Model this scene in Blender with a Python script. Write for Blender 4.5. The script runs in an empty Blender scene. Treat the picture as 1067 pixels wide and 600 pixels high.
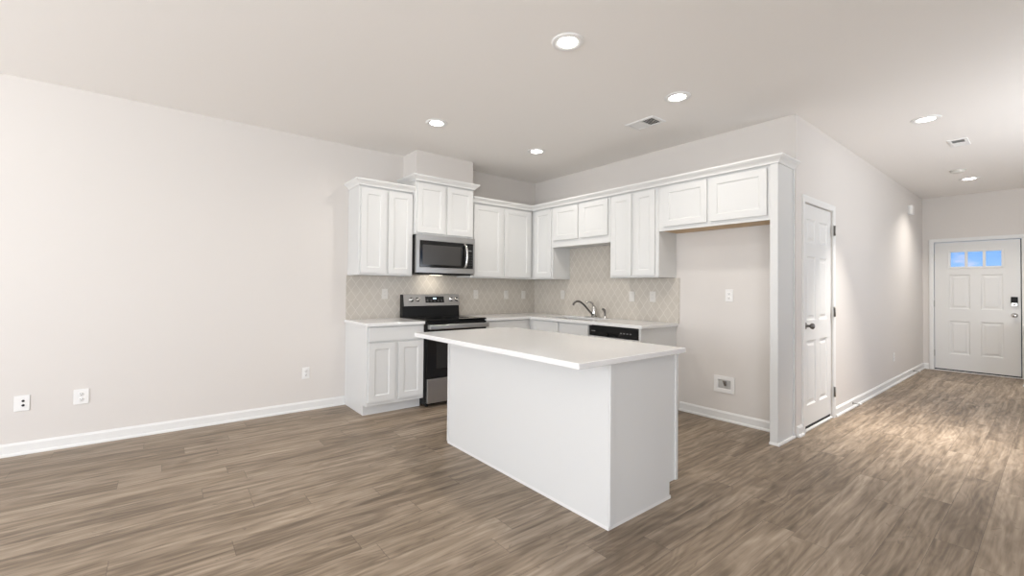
import bpy, bmesh, math
from mathutils import Vector, Matrix

# ------------------------------------------------------------------ camera, world, light, exposure
S = bpy.context.scene
COL = S.collection
H = 2.768                                   # ceiling height

F_PX, PCX, PCY = 457.28, 529.76, 293.78
YAW, PITCH, ROLL = 0.8995, 0.0138, 0.0087
CAM = Vector((-4.253, -4.7506, 1.2496))
cam = bpy.data.cameras.new('camera')
cam.sensor_fit = 'HORIZONTAL'
cam.sensor_width = 36.0
cam.lens = F_PX / 1067 * 36
cam.shift_x = (533.5 - PCX) / 1067
cam.shift_y = (PCY - 300.0) / 1067
cam.clip_start = 0.05
co = bpy.data.objects.new('camera', cam)
COL.objects.link(co)
fw = Vector((math.cos(YAW) * math.cos(PITCH), math.sin(YAW) * math.cos(PITCH), math.sin(PITCH)))
rt = Vector((math.sin(YAW), -math.cos(YAW), 0))
up = rt.cross(fw)
r2 = rt * math.cos(ROLL) + up * math.sin(ROLL)
u2 = up * math.cos(ROLL) - rt * math.sin(ROLL)
m = Matrix.Identity(4)
for i in range(3):
    m[i][0], m[i][1], m[i][2], m[i][3] = r2[i], u2[i], -fw[i], CAM[i]
co.matrix_world = m
S.camera = co

S.view_settings.view_transform = 'Standard'
S.view_settings.look = 'None'
S.view_settings.gamma = 1.0
S.view_settings.use_curve_mapping = False
S.view_settings.exposure = 0.78

LAMP_W = 3.9            # each recessed ceiling lamp
REAR_FILL_W = 62.0         # added daylight panel outside each unseen rear window
HALL_LAMP_W = 10.0       # the two hallway lamps
HALL_FILL_W = 48.0     # panel outside the unseen window added to brighten the hallway
SIDE_FILL_W = 84.0           # daylight panel outside the unseen, added patio opening

world = bpy.data.worlds.new('sky')
S.world = world
world.use_nodes = True
wn, wl = world.node_tree.nodes, world.node_tree.links
wn.clear()
w_out = wn.new('ShaderNodeOutputWorld')
w_bg = wn.new('ShaderNodeBackground')
w_bg.inputs['Strength'].default_value = 0.66
w_tc = wn.new('ShaderNodeTexCoord')
w_sep = wn.new('ShaderNodeSeparateXYZ')
w_ramp = wn.new('ShaderNodeValToRGB')
w_ramp.color_ramp.elements[0].position = 0.02
w_ramp.color_ramp.elements[0].color = (0.30, 0.56, 0.95, 1)
w_ramp.color_ramp.elements[1].position = 0.10
w_ramp.color_ramp.elements[1].color = (0.10, 0.36, 0.92, 1)
w_map = wn.new('ShaderNodeMapping')
w_map.inputs['Scale'].default_value = (1, 1, 2.2)
w_noise = wn.new('ShaderNodeTexNoise')
w_noise.inputs['Scale'].default_value = 26
w_noise.inputs['Detail'].default_value = 5
w_cr = wn.new('ShaderNodeValToRGB')
w_cr.color_ramp.elements[0].position = 0.55
w_cr.color_ramp.elements[0].color = (0, 0, 0, 1)
w_cr.color_ramp.elements[1].position = 0.80
w_cr.color_ramp.elements[1].color = (1, 1, 1, 1)
w_mix = wn.new('ShaderNodeMix')
w_mix.data_type = 'RGBA'
w_mix.inputs['B'].default_value = (0.72, 0.72, 0.95, 1)
wl.new(w_tc.outputs['Generated'], w_sep.inputs[0])
wl.new(w_sep.outputs['Z'], w_ramp.inputs[0])
wl.new(w_tc.outputs['Generated'], w_map.inputs[0])
wl.new(w_map.outputs[0], w_noise.inputs['Vector'])
wl.new(w_noise.outputs['Fac'], w_cr.inputs[0])
wl.new(w_cr.outputs[0], w_mix.inputs['Factor'])
wl.new(w_ramp.outputs[0], w_mix.inputs['A'])
wl.new(w_mix.outputs['Result'], w_bg.inputs['Color'])
wl.new(w_bg.outputs[0], w_out.inputs[0])

def area_light(name, loc, direction, sx, sy, power, color):
    l = bpy.data.lights.new(name, 'AREA')
    l.shape = 'RECTANGLE'
    l.size, l.size_y = sx, sy
    l.energy = power
    l.color = color
    o = bpy.data.objects.new(name, l)
    COL.objects.link(o)
    o.location = loc
    o.rotation_euler = Vector(direction).to_track_quat('-Z', 'Y').to_euler()
    return o

DAY = (0.97, 0.985, 1.0)
RX = -8.4                                    # rear wall of the living room
RY = -6.6                                    # right-hand wall of the living room
REAR_WINDOWS = [(-2.9, -0.8), (-5.6, -3.5)]   # y ranges of the windows added behind the camera
for ya, yb in REAR_WINDOWS:
    area_light('window_daylight', (RX - 0.12, (ya + yb) / 2, 1.45), (1, 0, 0.6), yb - ya, 1.7, REAR_FILL_W, DAY)  # area light added outside each unseen rear window
area_light('window_daylight', (-6.0, RY - 0.12, 1.15), (0, 1, -0.02), 2.6, 2.1, SIDE_FILL_W, DAY)  # added light for the unseen patio opening, lifts the long wall
area_light('window_daylight', (1.4, RY - 0.12, 1.45), (0.7, 1, 1.45), 2.2, 1.7, HALL_FILL_W, DAY)  # added light for an unseen window, brightens hall wall and ceiling

# ------------------------------------------------------------------ materials
def new_mat(name):
    mt = bpy.data.materials.new(name)
    mt.use_nodes = True
    return mt, mt.node_tree.nodes, mt.node_tree.links

def principled(name, color, rough=0.5, metal=0.0, spec=0.5, bump=0.0, bump_scale=200.0, var=0.0, coat=0.0):
    mt, n, l = new_mat(name)
    b = n['Principled BSDF']
    b.inputs['Base Color'].default_value = (*color, 1)
    b.inputs['Roughness'].default_value = rough
    b.inputs['Metallic'].default_value = metal
    b.inputs['Specular IOR Level'].default_value = spec
    b.inputs['Coat Weight'].default_value = coat
    tc = n.new('ShaderNodeTexCoord')
    if bump > 0:
        t = n.new('ShaderNodeTexNoise')
        t.inputs['Scale'].default_value = bump_scale
        t.inputs['Detail'].default_value = 3
        bp = n.new('ShaderNodeBump')
        bp.inputs['Strength'].default_value = bump
        bp.inputs['Distance'].default_value = 0.002
        l.new(tc.outputs['Object'], t.inputs['Vector'])
        l.new(t.outputs['Fac'], bp.inputs['Height'])
        l.new(bp.outputs[0], b.inputs['Normal'])
    if var > 0:
        t = n.new('ShaderNodeTexNoise')
        t.inputs['Scale'].default_value = 6
        t.inputs['Detail'].default_value = 4
        mx = n.new('ShaderNodeMix')
        mx.data_type = 'RGBA'
        mx.inputs['A'].default_value = (*[c * (1 - var) for c in color], 1)
        mx.inputs['B'].default_value = (*[min(1, c * (1 + var)) for c in color], 1)
        l.new(tc.outputs['Object'], t.inputs['Vector'])
        l.new(t.outputs['Fac'], mx.inputs['Factor'])
        l.new(mx.outputs['Result'], b.inputs['Base Color'])
    return mt

def emission(name, color, strength):
    mt, n, l = new_mat(name)
    n.clear()
    o = n.new('ShaderNodeOutputMaterial')
    e = n.new('ShaderNodeEmission')
    e.inputs['Color'].default_value = (*color, 1)
    e.inputs['Strength'].default_value = strength
    l.new(e.outputs[0], o.inputs[0])
    return mt

class NG:
    """small helper for maths node graphs"""
    def __init__(s, mt):
        s.n, s.l = mt.node_tree.nodes, mt.node_tree.links
    def put(s, sock, v):
        if isinstance(v, (int, float)):
            sock.default_value = v
        else:
            s.l.new(v, sock)
    def m(s, op, a, b=0.0, c=None):
        nd = s.n.new('ShaderNodeMath')
        nd.operation = op
        s.put(nd.inputs[0], a)
        s.put(nd.inputs[1], b)
        if c is not None:
            s.put(nd.inputs[2], c)
        return nd.outputs[0]
    def comb(s, x, y, z=0.0):
        nd = s.n.new('ShaderNodeCombineXYZ')
        s.put(nd.inputs[0], x); s.put(nd.inputs[1], y); s.put(nd.inputs[2], z)
        return nd.outputs[0]
    def noise(s, vec, scale, detail=2.0, rough=0.5, dist=0.0):
        nd = s.n.new('ShaderNodeTexNoise')
        s.l.new(vec, nd.inputs['Vector'])
        nd.inputs['Scale'].default_value = scale
        nd.inputs['Detail'].default_value = detail
        nd.inputs['Roughness'].default_value = rough
        nd.inputs['Distortion'].default_value = dist
        return nd.outputs['Fac']
    def white(s, vec):
        nd = s.n.new('ShaderNodeTexWhiteNoise')
        nd.noise_dimensions = '3D'
        s.l.new(vec, nd.inputs['Vector'])
        return nd.outputs['Value']
    def ramp(s, fac, stops):
        nd = s.n.new('ShaderNodeValToRGB')
        cr = nd.color_ramp
        while len(cr.elements) < len(stops):
            cr.elements.new(0.5)
        for e, (p, c) in zip(cr.elements, stops):
            e.position = p
            e.color = (*c, 1)
        s.put(nd.inputs[0], fac)
        return nd.outputs[0]
    def mix(s, fac, a, b, blend='MIX'):
        nd = s.n.new('ShaderNodeMix')
        nd.data_type = 'RGBA'
        nd.blend_type = blend
        s.put(nd.inputs['Factor'], fac)
        for k, v in (('A', a), ('B', b)):
            if isinstance(v, tuple):
                nd.inputs[k].default_value = (*v, 1)
            else:
                s.l.new(v, nd.inputs[k])
        return nd.outputs['Result']

def floor_material():
    mt, n, l = new_mat('wood_plank_floor')
    g = NG(mt)
    b = n['Principled BSDF']
    tc = n.new('ShaderNodeTexCoord')
    sp = n.new('ShaderNodeSeparateXYZ')
    l.new(tc.outputs['Object'], sp.inputs[0])
    x, y = sp.outputs[0], sp.outputs[1]
    W, L = 0.152, 1.22
    v = g.m('DIVIDE', g.m('ADD', y, 20.0), W)
    row = g.m('FLOOR', v)
    off = g.white(g.comb(row, 3.7, 1.3))
    u = g.m('ADD', g.m('DIVIDE', g.m('ADD', x, 20.0), L), g.m('MULTIPLY', off, 5.0))
    pid = g.m('FLOOR', u)
    rnd = g.white(g.comb(row, pid, 0.5))
    rnd2 = g.white(g.comb(row, pid, 7.5))
    # grain coordinates, shifted plank by plank
    gx = g.m('ADD', x, g.m('MULTIPLY', rnd, 37.0))
    gy = g.m('ADD', y, g.m('MULTIPLY', rnd2, 11.0))
    fine = g.noise(g.comb(g.m('MULTIPLY', gx, 2.4), g.m('MULTIPLY', gy, 90.0)), 1.0, 4, 0.6, 0.5)
    broad = g.noise(g.comb(g.m('MULTIPLY', gx, 0.8), g.m('MULTIPLY', gy, 9.0)), 1.0, 3, 0.55, 1.6)
    blot = g.noise(g.comb(g.m('MULTIPLY', gx, 1.6), g.m('MULTIPLY', gy, 8.5)), 1.0, 3, 0.5, 2.6)
    warp = g.noise(g.comb(g.m('MULTIPLY', gx, 1.3), g.m('MULTIPLY', gy, 5.0)), 1.0, 2, 0.5, 0.6)
    rings = g.m('SINE', g.m('ADD', g.m('MULTIPLY', gy, 160.0), g.m('MULTIPLY', warp, 46.0)))
    streak = g.noise(g.comb(g.m('MULTIPLY', gx, 0.8), g.m('MULTIPLY', gy, 28.0)), 1.0, 4, 0.6, 1.0)
    t = g.m('ADD', g.m('MULTIPLY', broad, 0.50), g.m('MULTIPLY', fine, 0.24))
    t = g.m('ADD', t, g.m('MULTIPLY', blot, 0.50))
    t = g.m('ADD', t, g.m('MULTIPLY', g.m('SUBTRACT', streak, 0.5), 0.42))
    t = g.m('ADD', t, g.m('MULTIPLY', rings, 0.034))
    t = g.m('ADD', t, g.m('MULTIPLY', g.m('SUBTRACT', rnd, 0.5), 0.13))
    t = g.m('SUBTRACT', t, 0.160)
    colr = g.ramp(t, [(0.20, (0.100, 0.070, 0.044)), (0.40, (0.215, 0.161, 0.109)),
                      (0.55, (0.325, 0.252, 0.180)), (0.76, (0.49, 0.392, 0.292))])
    # warm / grey drift between planks
    colr = g.mix(g.m('MULTIPLY', rnd2, 0.35), colr, g.mix(1.0, colr, (0.97, 0.99, 1.06), 'MULTIPLY'))
    # knots
    kn = g.noise(g.comb(g.m('MULTIPLY', gx, 5.0), g.m('MULTIPLY', gy, 12.0)), 1.0, 2, 0.5, 3.0)
    kf = g.m('MULTIPLY', g.m('GREATER_THAN', kn, 0.70), 0.34)
    colr = g.mix(kf, colr, (0.10, 0.075, 0.055))
    # seams
    fv = g.m('FRACT', v)
    fu = g.m('FRACT', u)
    e1 = g.m('LESS_THAN', g.m('MINIMUM', fv, g.m('SUBTRACT', 1.0, fv)), 0.007)
    e2 = g.m('LESS_THAN', g.m('MINIMUM', fu, g.m('SUBTRACT', 1.0, fu)), 0.0012)
    seam = g.m('MAXIMUM', e1, e2)
    colr = g.mix(g.m('MULTIPLY', seam, 0.50), colr, (0.05, 0.036, 0.027))
    l.new(colr, b.inputs['Base Color'])
    l.new(g.m('ADD', 0.36, g.m('MULTIPLY', fine, 0.16)), b.inputs['Roughness'])
    b.inputs['Specular IOR Level'].default_value = 0.42
    bp = n.new('ShaderNodeBump')
    bp.inputs['Strength'].default_value = 0.25
    bp.inputs['Distance'].default_value = 0.0015
    l.new(g.m('SUBTRACT', fine, g.m('MULTIPLY', seam, 1.5)), bp.inputs['Height'])
    l.new(bp.outputs[0], b.inputs['Normal'])
    return mt

def tile_material():
    mt, n, l = new_mat('diamond_tile')
    g = NG(mt)
    b = n['Principled BSDF']
    tc = n.new('ShaderNodeTexCoord')
    sp = n.new('ShaderNodeSeparateXYZ')
    l.new(tc.outputs['Object'], sp.inputs[0])
    s = g.m('ADD', sp.outputs[0], sp.outputs[1])
    z = sp.outputs[2]
    tw, th = 0.100, 0.142
    pz = g.m('DIVIDE', z, th)
    px = g.m('DIVIDE', s, tw)
    wob = g.m('MULTIPLY', g.m('SINE', g.m('MULTIPLY', g.m('SUBTRACT', px, pz), 2 * math.pi)), 0.018)
    wob2 = g.m('MULTIPLY', g.m('SINE', g.m('MULTIPLY', g.m('ADD', px, pz), 2 * math.pi)), 0.018)
    a = g.m('ADD', g.m('ADD', px, pz), wob)
    c = g.m('ADD', g.m('SUBTRACT', px, pz), wob2)
    fa, fc = g.m('FRACT', a), g.m('FRACT', c)
    da = g.m('MINIMUM', fa, g.m('SUBTRACT', 1.0, fa))
    dc = g.m('MINIMUM', fc, g.m('SUBTRACT', 1.0, fc))
    d = g.m('MINIMUM', da, dc)
    grout = g.m('LESS_THAN', d, 0.042)
    cell = g.white(g.comb(g.m('FLOOR', a), g.m('FLOOR', c), 2.0))
    blot = g.noise(tc.outputs['Object'], 18, 3)
    tone = g.m('ADD', g.m('MULTIPLY', cell, 0.5), g.m('MULTIPLY', blot, 0.5))
    colr = g.mix(tone, (0.520, 0.478, 0.418), (0.575, 0.532, 0.470))
    colr = g.mix(grout, colr, (0.645, 0.605, 0.545))
    l.new(colr, b.inputs['Base Color'])
    l.new(g.m('ADD', 0.28, g.m('MULTIPLY', grout, 0.4)), b.inputs['Roughness'])
    bp = n.new('ShaderNodeBump')
    bp.inputs['Strength'].default_value = 0.35
    bp.inputs['Distance'].default_value = 0.002
    l.new(g.m('MINIMUM', d, 0.08), bp.inputs['Height'])
    l.new(bp.outputs[0], b.inputs['Normal'])
    return mt

def steel_material():
    mt, n, l = new_mat('brushed_steel')
    g = NG(mt)
    b = n['Principled BSDF']
    tc = n.new('ShaderNodeTexCoord')
    sp = n.new('ShaderNodeSeparateXYZ')
    l.new(tc.outputs['Object'], sp.inputs[0])
    br = g.noise(g.comb(g.m('MULTIPLY', sp.outputs[0], 4.0), g.m('MULTIPLY', sp.outputs[2], 500.0)), 1.0, 2)
    l.new(g.mix(br, (0.37, 0.362, 0.35), (0.45, 0.442, 0.43)), b.inputs['Base Color'])
    b.inputs['Metallic'].default_value = 1.0
    l.new(g.m('ADD', 0.26, g.m('MULTIPLY', br, 0.12)), b.inputs['Roughness'])
    return mt

def quartz_material():
    mt, n, l = new_mat('white_quartz')
    g = NG(mt)
    b = n['Principled BSDF']
    tc = n.new('ShaderNodeTexCoord')
    sk = g.noise(tc.outputs['Object'], 220, 2)
    l.new(g.mix(g.ramp(sk, [(0.55, (0, 0, 0)), (0.72, (1, 1, 1))]), (0.80, 0.795, 0.785), (0.73, 0.725, 0.715)), b.inputs['Base Color'])
    b.inputs['Roughness'].default_value = 0.10
    b.inputs['Specular IOR Level'].default_value = 0.5
    return mt

def glass_material():
    mt, n, l = new_mat('clear_glass')
    n.clear()
    o = n.new('ShaderNodeOutputMaterial')
    mx = n.new('ShaderNodeMixShader')
    tr = n.new('ShaderNodeBsdfTransparent')
    gl = n.new('ShaderNodeBsdfGlossy')
    gl.inputs['Roughness'].default_value = 0.02
    mx.inputs[0].default_value = 0.05
    l.new(tr.outputs[0], mx.inputs[1])
    l.new(gl.outputs[0], mx.inputs[2])
    l.new(mx.outputs[0], o.inputs[0])
    return mt

M = {}
M['wall'] = principled('wall_paint', (0.715, 0.678, 0.640), 0.62, spec=0.3, bump=0.10, bump_scale=260)
M['ceiling'] = principled('ceiling_paint', (0.91, 0.878, 0.842), 0.85, spec=0.2, bump=0.12, bump_scale=180)
M['trim'] = principled('white_trim', (0.79, 0.785, 0.765), 0.38, spec=0.45)
M['cab'] = principled('cabinet_white', (0.70, 0.70, 0.685), 0.36, spec=0.45)
M['door'] = principled('door_white', (0.76, 0.755, 0.735), 0.42, spec=0.4)
M['birch'] = principled('raw_birch_plywood', (0.62, 0.44, 0.26), 0.6, var=0.15)
M['floor'] = floor_material()
M['tile'] = tile_material()
M['quartz'] = quartz_material()
M['steel'] = steel_material()
M['chrome'] = principled('satin_chrome', (0.66, 0.65, 0.63), 0.20, metal=1.0)
M['nickel'] = principled('dark_nickel', (0.20, 0.19, 0.18), 0.32, metal=1.0)
M['hinge'] = principled('hinge_nickel', (0.34, 0.33, 0.31), 0.38, metal=1.0)
M['black'] = principled('black_enamel', (0.010, 0.010, 0.010), 0.40, spec=0.22)
M['blackglass'] = principled('black_glass', (0.006, 0.006, 0.006), 0.08, spec=0.32)
M['smoke_glass'] = principled('smoked_window', (0.022, 0.021, 0.020), 0.16, spec=0.30)
M['plastic'] = principled('white_plastic', (0.84, 0.83, 0.81), 0.40)
M['dark'] = principled('dark_recess', (0.03, 0.03, 0.03), 0.8)  # flat dark colour, also painted in for shade in gaps and ducts
M['grey'] = principled('grey_mark', (0.20, 0.20, 0.20), 0.5)
M['aged'] = principled('aged_plastic', (0.70, 0.68, 0.63), 0.5)
M['almond'] = principled('light_almond_plastic', (0.70, 0.675, 0.63), 0.4)  # cream plastic, darkened for the dim light on the tile
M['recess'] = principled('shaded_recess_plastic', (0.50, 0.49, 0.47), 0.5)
M['micro_window'] = principled('microwave_window', (0.055, 0.052, 0.049), 0.22, spec=0.30)
M['ringgrey'] = principled('burner_ring', (0.10, 0.10, 0.10), 0.25)
M['lens'] = emission('lamp_lens', (1.0, 0.97, 0.92), 14.0)
M['display'] = emission('display_glow', (0.65, 0.85, 1.0), 1.2)
M['tasklens'] = emission('task_lens', (1.0, 0.93, 0.80), 2.0)
M['glass'] = glass_material()
M['brass'] = principled('valve_metal', (0.28, 0.25, 0.22), 0.35, metal=1.0)

# ------------------------------------------------------------------ mesh helpers
def box(bm, x0, x1, y0, y1, z0, z1, bev=0.0, seg=1):
    t = bmesh.new()
    vs = [t.verts.new((x, y, z)) for x in (x0, x1) for y in (y0, y1) for z in (z0, z1)]
    for f in ((0, 1, 3, 2), (4, 6, 7, 5), (0, 4, 5, 1), (2, 3, 7, 6), (0, 2, 6, 4), (1, 5, 7, 3)):
        t.faces.new([vs[i] for i in f])
    bmesh.ops.recalc_face_normals(t, faces=t.faces)
    if bev > 0:
        bmesh.ops.bevel(t, geom=list(t.edges), offset=bev, segments=seg, affect='EDGES', profile=0.5)
    merge(bm, t)

def merge(bm, t):
    vm = {v: bm.verts.new(v.co) for v in t.verts}
    for f in t.faces:
        try:
            nf = bm.faces.new([vm[v] for v in f.verts])
            nf.smooth = f.smooth
        except ValueError:
            pass
    t.free()

def sweep(bm, path, prof, mapf=lambda u, v, d: (u, v, d), side=1, closed=False):
    """sweep the closed profile [(offset, depth)] along a 2-D path with mitred corners"""
    t = bmesh.new()
    n = len(path)
    rings = []
    for i, p in enumerate(path):
        p = Vector(p)
        prev = Vector(path[i - 1]) if (i > 0 or closed) else None
        nxt = Vector(path[(i + 1) % n]) if (i < n - 1 or closed) else None
        ns = []
        for a, b in ((prev, p), (p, nxt)):
            if a is not None and b is not None:
                d = (b - a).normalized()
                ns.append(Vector((-d.y, d.x)) * side)
        if len(ns) == 2:
            mvec = (ns[0] + ns[1]).normalized()
            mvec = mvec / max(0.2, mvec.dot(ns[0]))
        else:
            mvec = ns[0]
        rings.append([t.verts.new(mapf(p.x + mvec.x * o, p.y + mvec.y * o, d)) for o, d in prof])
    k = len(prof)
    for i in range(n if closed else n - 1):
        a, b = rings[i], rings[(i + 1) % n]
        for j in range(k):
            t.faces.new((a[j], a[(j + 1) % k], b[(j + 1) % k], b[j]))
    if not closed:
        t.faces.new(rings[0])
        t.faces.new(list(reversed(rings[-1])))
    bmesh.ops.recalc_face_normals(t, faces=t.faces)
    merge(bm, t)

def lathe(bm, prof, centre, axis='Z', n=28, smooth=True):
    """revolve [(radius, height)] about an axis through centre"""
    t = bmesh.new()
    c = Vector(centre)
    def pt(r, a, h):
        x, y = r * math.cos(a), r * math.sin(a)
        if axis == 'Z':
            return c + Vector((x, y, h))
        if axis == 'Y':
            return c + Vector((x, h, y))
        return c + Vector((h, x, y))
    rings = []
    for r, h in prof:
        if r < 1e-6:
            rings.append([t.verts.new(pt(0, 0, h))])
        else:
            rings.append([t.verts.new(pt(r, 2 * math.pi * i / n, h)) for i in range(n)])
    for a, b in zip(rings, rings[1:]):
        if len(a) == 1 and len(b) == 1:
            continue
        for i in range(n):
            j = (i + 1) % n
            if len(a) == 1:
                f = t.faces.new((a[0], b[i], b[j]))
            elif len(b) == 1:
                f = t.faces.new((a[i], a[j], b[0]))
            else:
                f = t.faces.new((a[i], a[j], b[j], b[i]))
            f.smooth = smooth
    for ring in (rings[0], rings[-1]):
        if len(ring) > 1:
            t.faces.new(ring)
    bmesh.ops.recalc_face_normals(t, faces=t.faces)
    merge(bm, t)

def tube(bm, pts, radii, n=12):
    t = bmesh.new()
    pts = [Vector(p) for p in pts]
    if isinstance(radii, (int, float)):
        radii = [radii] * len(pts)
    rings = []
    ref = None
    for i, p in enumerate(pts):
        d = (pts[min(i + 1, len(pts) - 1)] - pts[max(i - 1, 0)]).normalized()
        if ref is None:
            ref = Vector((0, 0, 1)) if abs(d.z) < 0.9 else Vector((1, 0, 0))
        a = (ref - d * ref.dot(d)).normalized()
        ref = a
        b = d.cross(a)
        rings.append([t.verts.new(p + (a * math.cos(2 * math.pi * k / n) + b * math.sin(2 * math.pi * k / n)) * radii[i]) for k in range(n)])
    for a, b in zip(rings, rings[1:]):
        for k in range(n):
            f = t.faces.new((a[k], a[(k + 1) % n], b[(k + 1) % n], b[k]))
            f.smooth = True
    t.faces.new(rings[0])
    t.faces.new(rings[-1])
    bmesh.ops.recalc_face_normals(t, faces=t.faces)
    merge(bm, t)

def curve_pts(ctrl, steps=8):
    """Catmull-Rom through the control points"""
    P = [Vector(c) for c in ctrl]
    P = [P[0] * 2 - P[1]] + P + [P[-1] * 2 - P[-2]]
    out = []
    for i in range(1, len(P) - 2):
        for s in range(steps):
            t = s / steps
            a, b, c, d = P[i - 1], P[i], P[i + 1], P[i + 2]
            out.append(0.5 * ((2 * b) + (c - a) * t + (2 * a - 5 * b + 4 * c - d) * t * t + (3 * b - a - 3 * c + d) * t ** 3))
    out.append(P[-2])
    return out

def grid_slab(bm, xs, ys, keep, z0, z1, bev=0.0):
    """horizontal slab made of the kept cells of a grid"""
    t = bmesh.new()
    vv = {}
    def v(x, y, z):
        k = (round(x, 5), round(y, 5), round(z, 5))
        if k not in vv:
            vv[k] = t.verts.new((x, y, z))
        return vv[k]
    nx, ny = len(xs) - 1, len(ys) - 1
    K = lambda i, j: 0 <= i < nx and 0 <= j < ny and keep(i, j)
    for i in range(nx):
        for j in range(ny):
            if not K(i, j):
                continue
            x0, x1, y0, y1 = xs[i], xs[i + 1], ys[j], ys[j + 1]
            t.faces.new((v(x0, y0, z1), v(x1, y0, z1), v(x1, y1, z1), v(x0, y1, z1)))
            t.faces.new((v(x0, y0, z0), v(x0, y1, z0), v(x1, y1, z0), v(x1, y0, z0)))
            for (di, dj, a, b) in ((-1, 0, (x0, y0), (x0, y1)), (1, 0, (x1, y0), (x1, y1)), (0, -1, (x0, y0), (x1, y0)), (0, 1, (x0, y1), (x1, y1))):
                if not K(i + di, j + dj):
                    t.faces.new((v(*a, z0), v(*b, z0), v(*b, z1), v(*a, z1)))
    bmesh.ops.recalc_face_normals(t, faces=t.faces)
    bmesh.ops.dissolve_limit(t, angle_limit=0.01, verts=t.verts, edges=t.edges)
    if bev > 0:
        es = [e for e in t.edges if len(e.link_faces) == 2 and e.calc_face_angle(0) > 0.5]
        bmesh.ops.bevel(t, geom=es, offset=bev, segments=2, affect='EDGES', profile=0.5)
    merge(bm, t)

def panel_slab(bm, x0, x1, z0, z1, yb, yf, rects, rings, hole=False):
    """upright slab, front at y=yf (towards -y); each rect is sunk or raised through rings [(inset, depth)]"""
    t = bmesh.new()
    xs = sorted({x0, x1, *[r[0] for r in rects], *[r[1] for r in rects]})
    zs = sorted({z0, z1, *[r[2] for r in rects], *[r[3] for r in rects]})
    def inside(xa, xb, za, zb):
        cx, cz = (xa + xb) / 2, (za + zb) / 2
        return any(r[0] < cx < r[1] and r[2] < cz < r[3] for r in rects)
    q = lambda *p: t.faces.new([t.verts.new(c) for c in p])
    for xa, xb in zip(xs, xs[1:]):
        for za, zb in zip(zs, zs[1:]):
            if not inside(xa, xb, za, zb):
                q((xa, yf, za), (xb, yf, za), (xb, yf, zb), (xa, yf, zb))
                if hole:
                    q((xa, yb, za), (xa, yb, zb), (xb, yb, zb), (xb, yb, za))
    for r in rects:
        last = None
        rr = rings + ([(rings[-1][0], yb - yf)] if hole else [])
        for ins, dep in rr:
            c = [(r[0] + ins, yf + dep, r[2] + ins), (r[1] - ins, yf + dep, r[2] + ins), (r[1] - ins, yf + dep, r[3] - ins), (r[0] + ins, yf + dep, r[3] - ins)]
            if last:
                for k in range(4):
                    q(last[k], last[(k + 1) % 4], c[(k + 1) % 4], c[k])
            last = c
        if not hole:
            q(*last)
    if not hole:
        q((x0, yb, z0), (x0, yb, z1), (x1, yb, z1), (x1, yb, z0))
    q((x0, yf, z0), (x0, yf, z1), (x0, yb, z1), (x0, yb, z0))
    q((x1, yf, z0), (x1, yb, z0), (x1, yb, z1), (x1, yf, z1))
    q((x0, yf, z1), (x1, yf, z1), (x1, yb, z1), (x0, yb, z1))
    q((x0, yf, z0), (x0, yb, z0), (x1, yb, z0), (x1, yf, z0))
    bmesh.ops.remove_doubles(t, verts=t.verts, dist=1e-5)
    bmesh.ops.recalc_face_normals(t, faces=t.faces)
    merge(bm, t)

def obj(name, bm, mat, parent=None, bevel=0.0):
    bm.normal_update()
    me = bpy.data.meshes.new(name)
    bm.to_mesh(me)
    bm.free()
    me.materials.append(mat if not isinstance(mat, str) else M[mat])
    o = bpy.data.objects.new(name, me)
    COL.objects.link(o)
    if parent:
        o.parent = parent
    if bevel > 0:
        md = o.modifiers.new('bevel', 'BEVEL')
        md.width = bevel
        md.segments = 2
        md.limit_method = 'ANGLE'
        md.angle_limit = math.radians(40)
    return o

def tag(o, label, cat, group=None, kind=None):
    o['label'] = label
    o['category'] = cat
    if group:
        o['group'] = group
    if kind:
        o['kind'] = kind
    return o

def thing(name, label, cat, loc=(0, 0, 0), rz=0.0, group=None):
    o = bpy.data.objects.new(name, None)
    o.empty_display_size = 0.1
    COL.objects.link(o)
    o.location = loc
    o.rotation_euler = (0, 0, rz)
    return tag(o, label, cat, group)

def struct(name, bm, mat, label, cat, parent=None):
    o = obj(name, bm, mat, parent)
    tag(o, label, cat, kind='structure')
    return o

NB = bmesh.new
SB = -math.pi / 2          # rotation of things standing on the sink wall

# ------------------------------------------------------------------ the room
LY = -3.343                # face of the hallway wall
FX = 5.53                  # face of the front-door wall
T = 0.12
X0A, X1A = -2.694, -2.086  # left cabinets
X2A = -1.324               # right side of the range
YBE = -2.271               # end of the tiled sink wall

bm = NB(); box(bm, RX - T, FX + T, RY - T, T, -0.1, 0.0)
struct('floor', bm, 'floor', 'grey brown wood plank floor running towards the front door', 'floor')
bm = NB(); box(bm, RX - T, FX + T, RY - T, T, H, H + 0.1)
struct('ceiling', bm, 'ceiling', 'smooth pale greige ceiling over kitchen and hall', 'ceiling')
bm = NB(); box(bm, RX - T, FX + T, 0, T, 0, H)
struct('wall_left', bm, 'wall', 'long pale greige wall behind the range', 'wall')
bm = NB(); box(bm, 0, T, LY, 0, 0, H)
struct('wall_back', bm, 'wall', 'pale greige wall behind sink and refrigerator space', 'wall')

# hallway wall with the pantry door opening
PD0, PD1, PDH = 0.190, 0.957, 2.035
bm = NB()
box(bm, T, PD0, LY, LY + T, 0, H)
box(bm, PD1, FX, LY, LY + T, 0, H)
box(bm, PD0, PD1, LY, LY + T, PDH, H)
struct('wall_hall', bm, 'wall', 'greige hallway wall holding the six panel pantry door', 'wall')

# front wall with the entrance opening
ED0, ED1, EDH = -4.400, -3.478, 2.040       # door opening (y), height
bm = NB()
box(bm, FX, FX + T, ED1, LY + T, 0, H)
box(bm, FX, FX + T, RY, ED0, 0, H)
box(bm, FX, FX + T, ED0, ED1, EDH, H)
struct('wall_front', bm, 'wall', 'greige end wall around the front door', 'wall')

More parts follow.
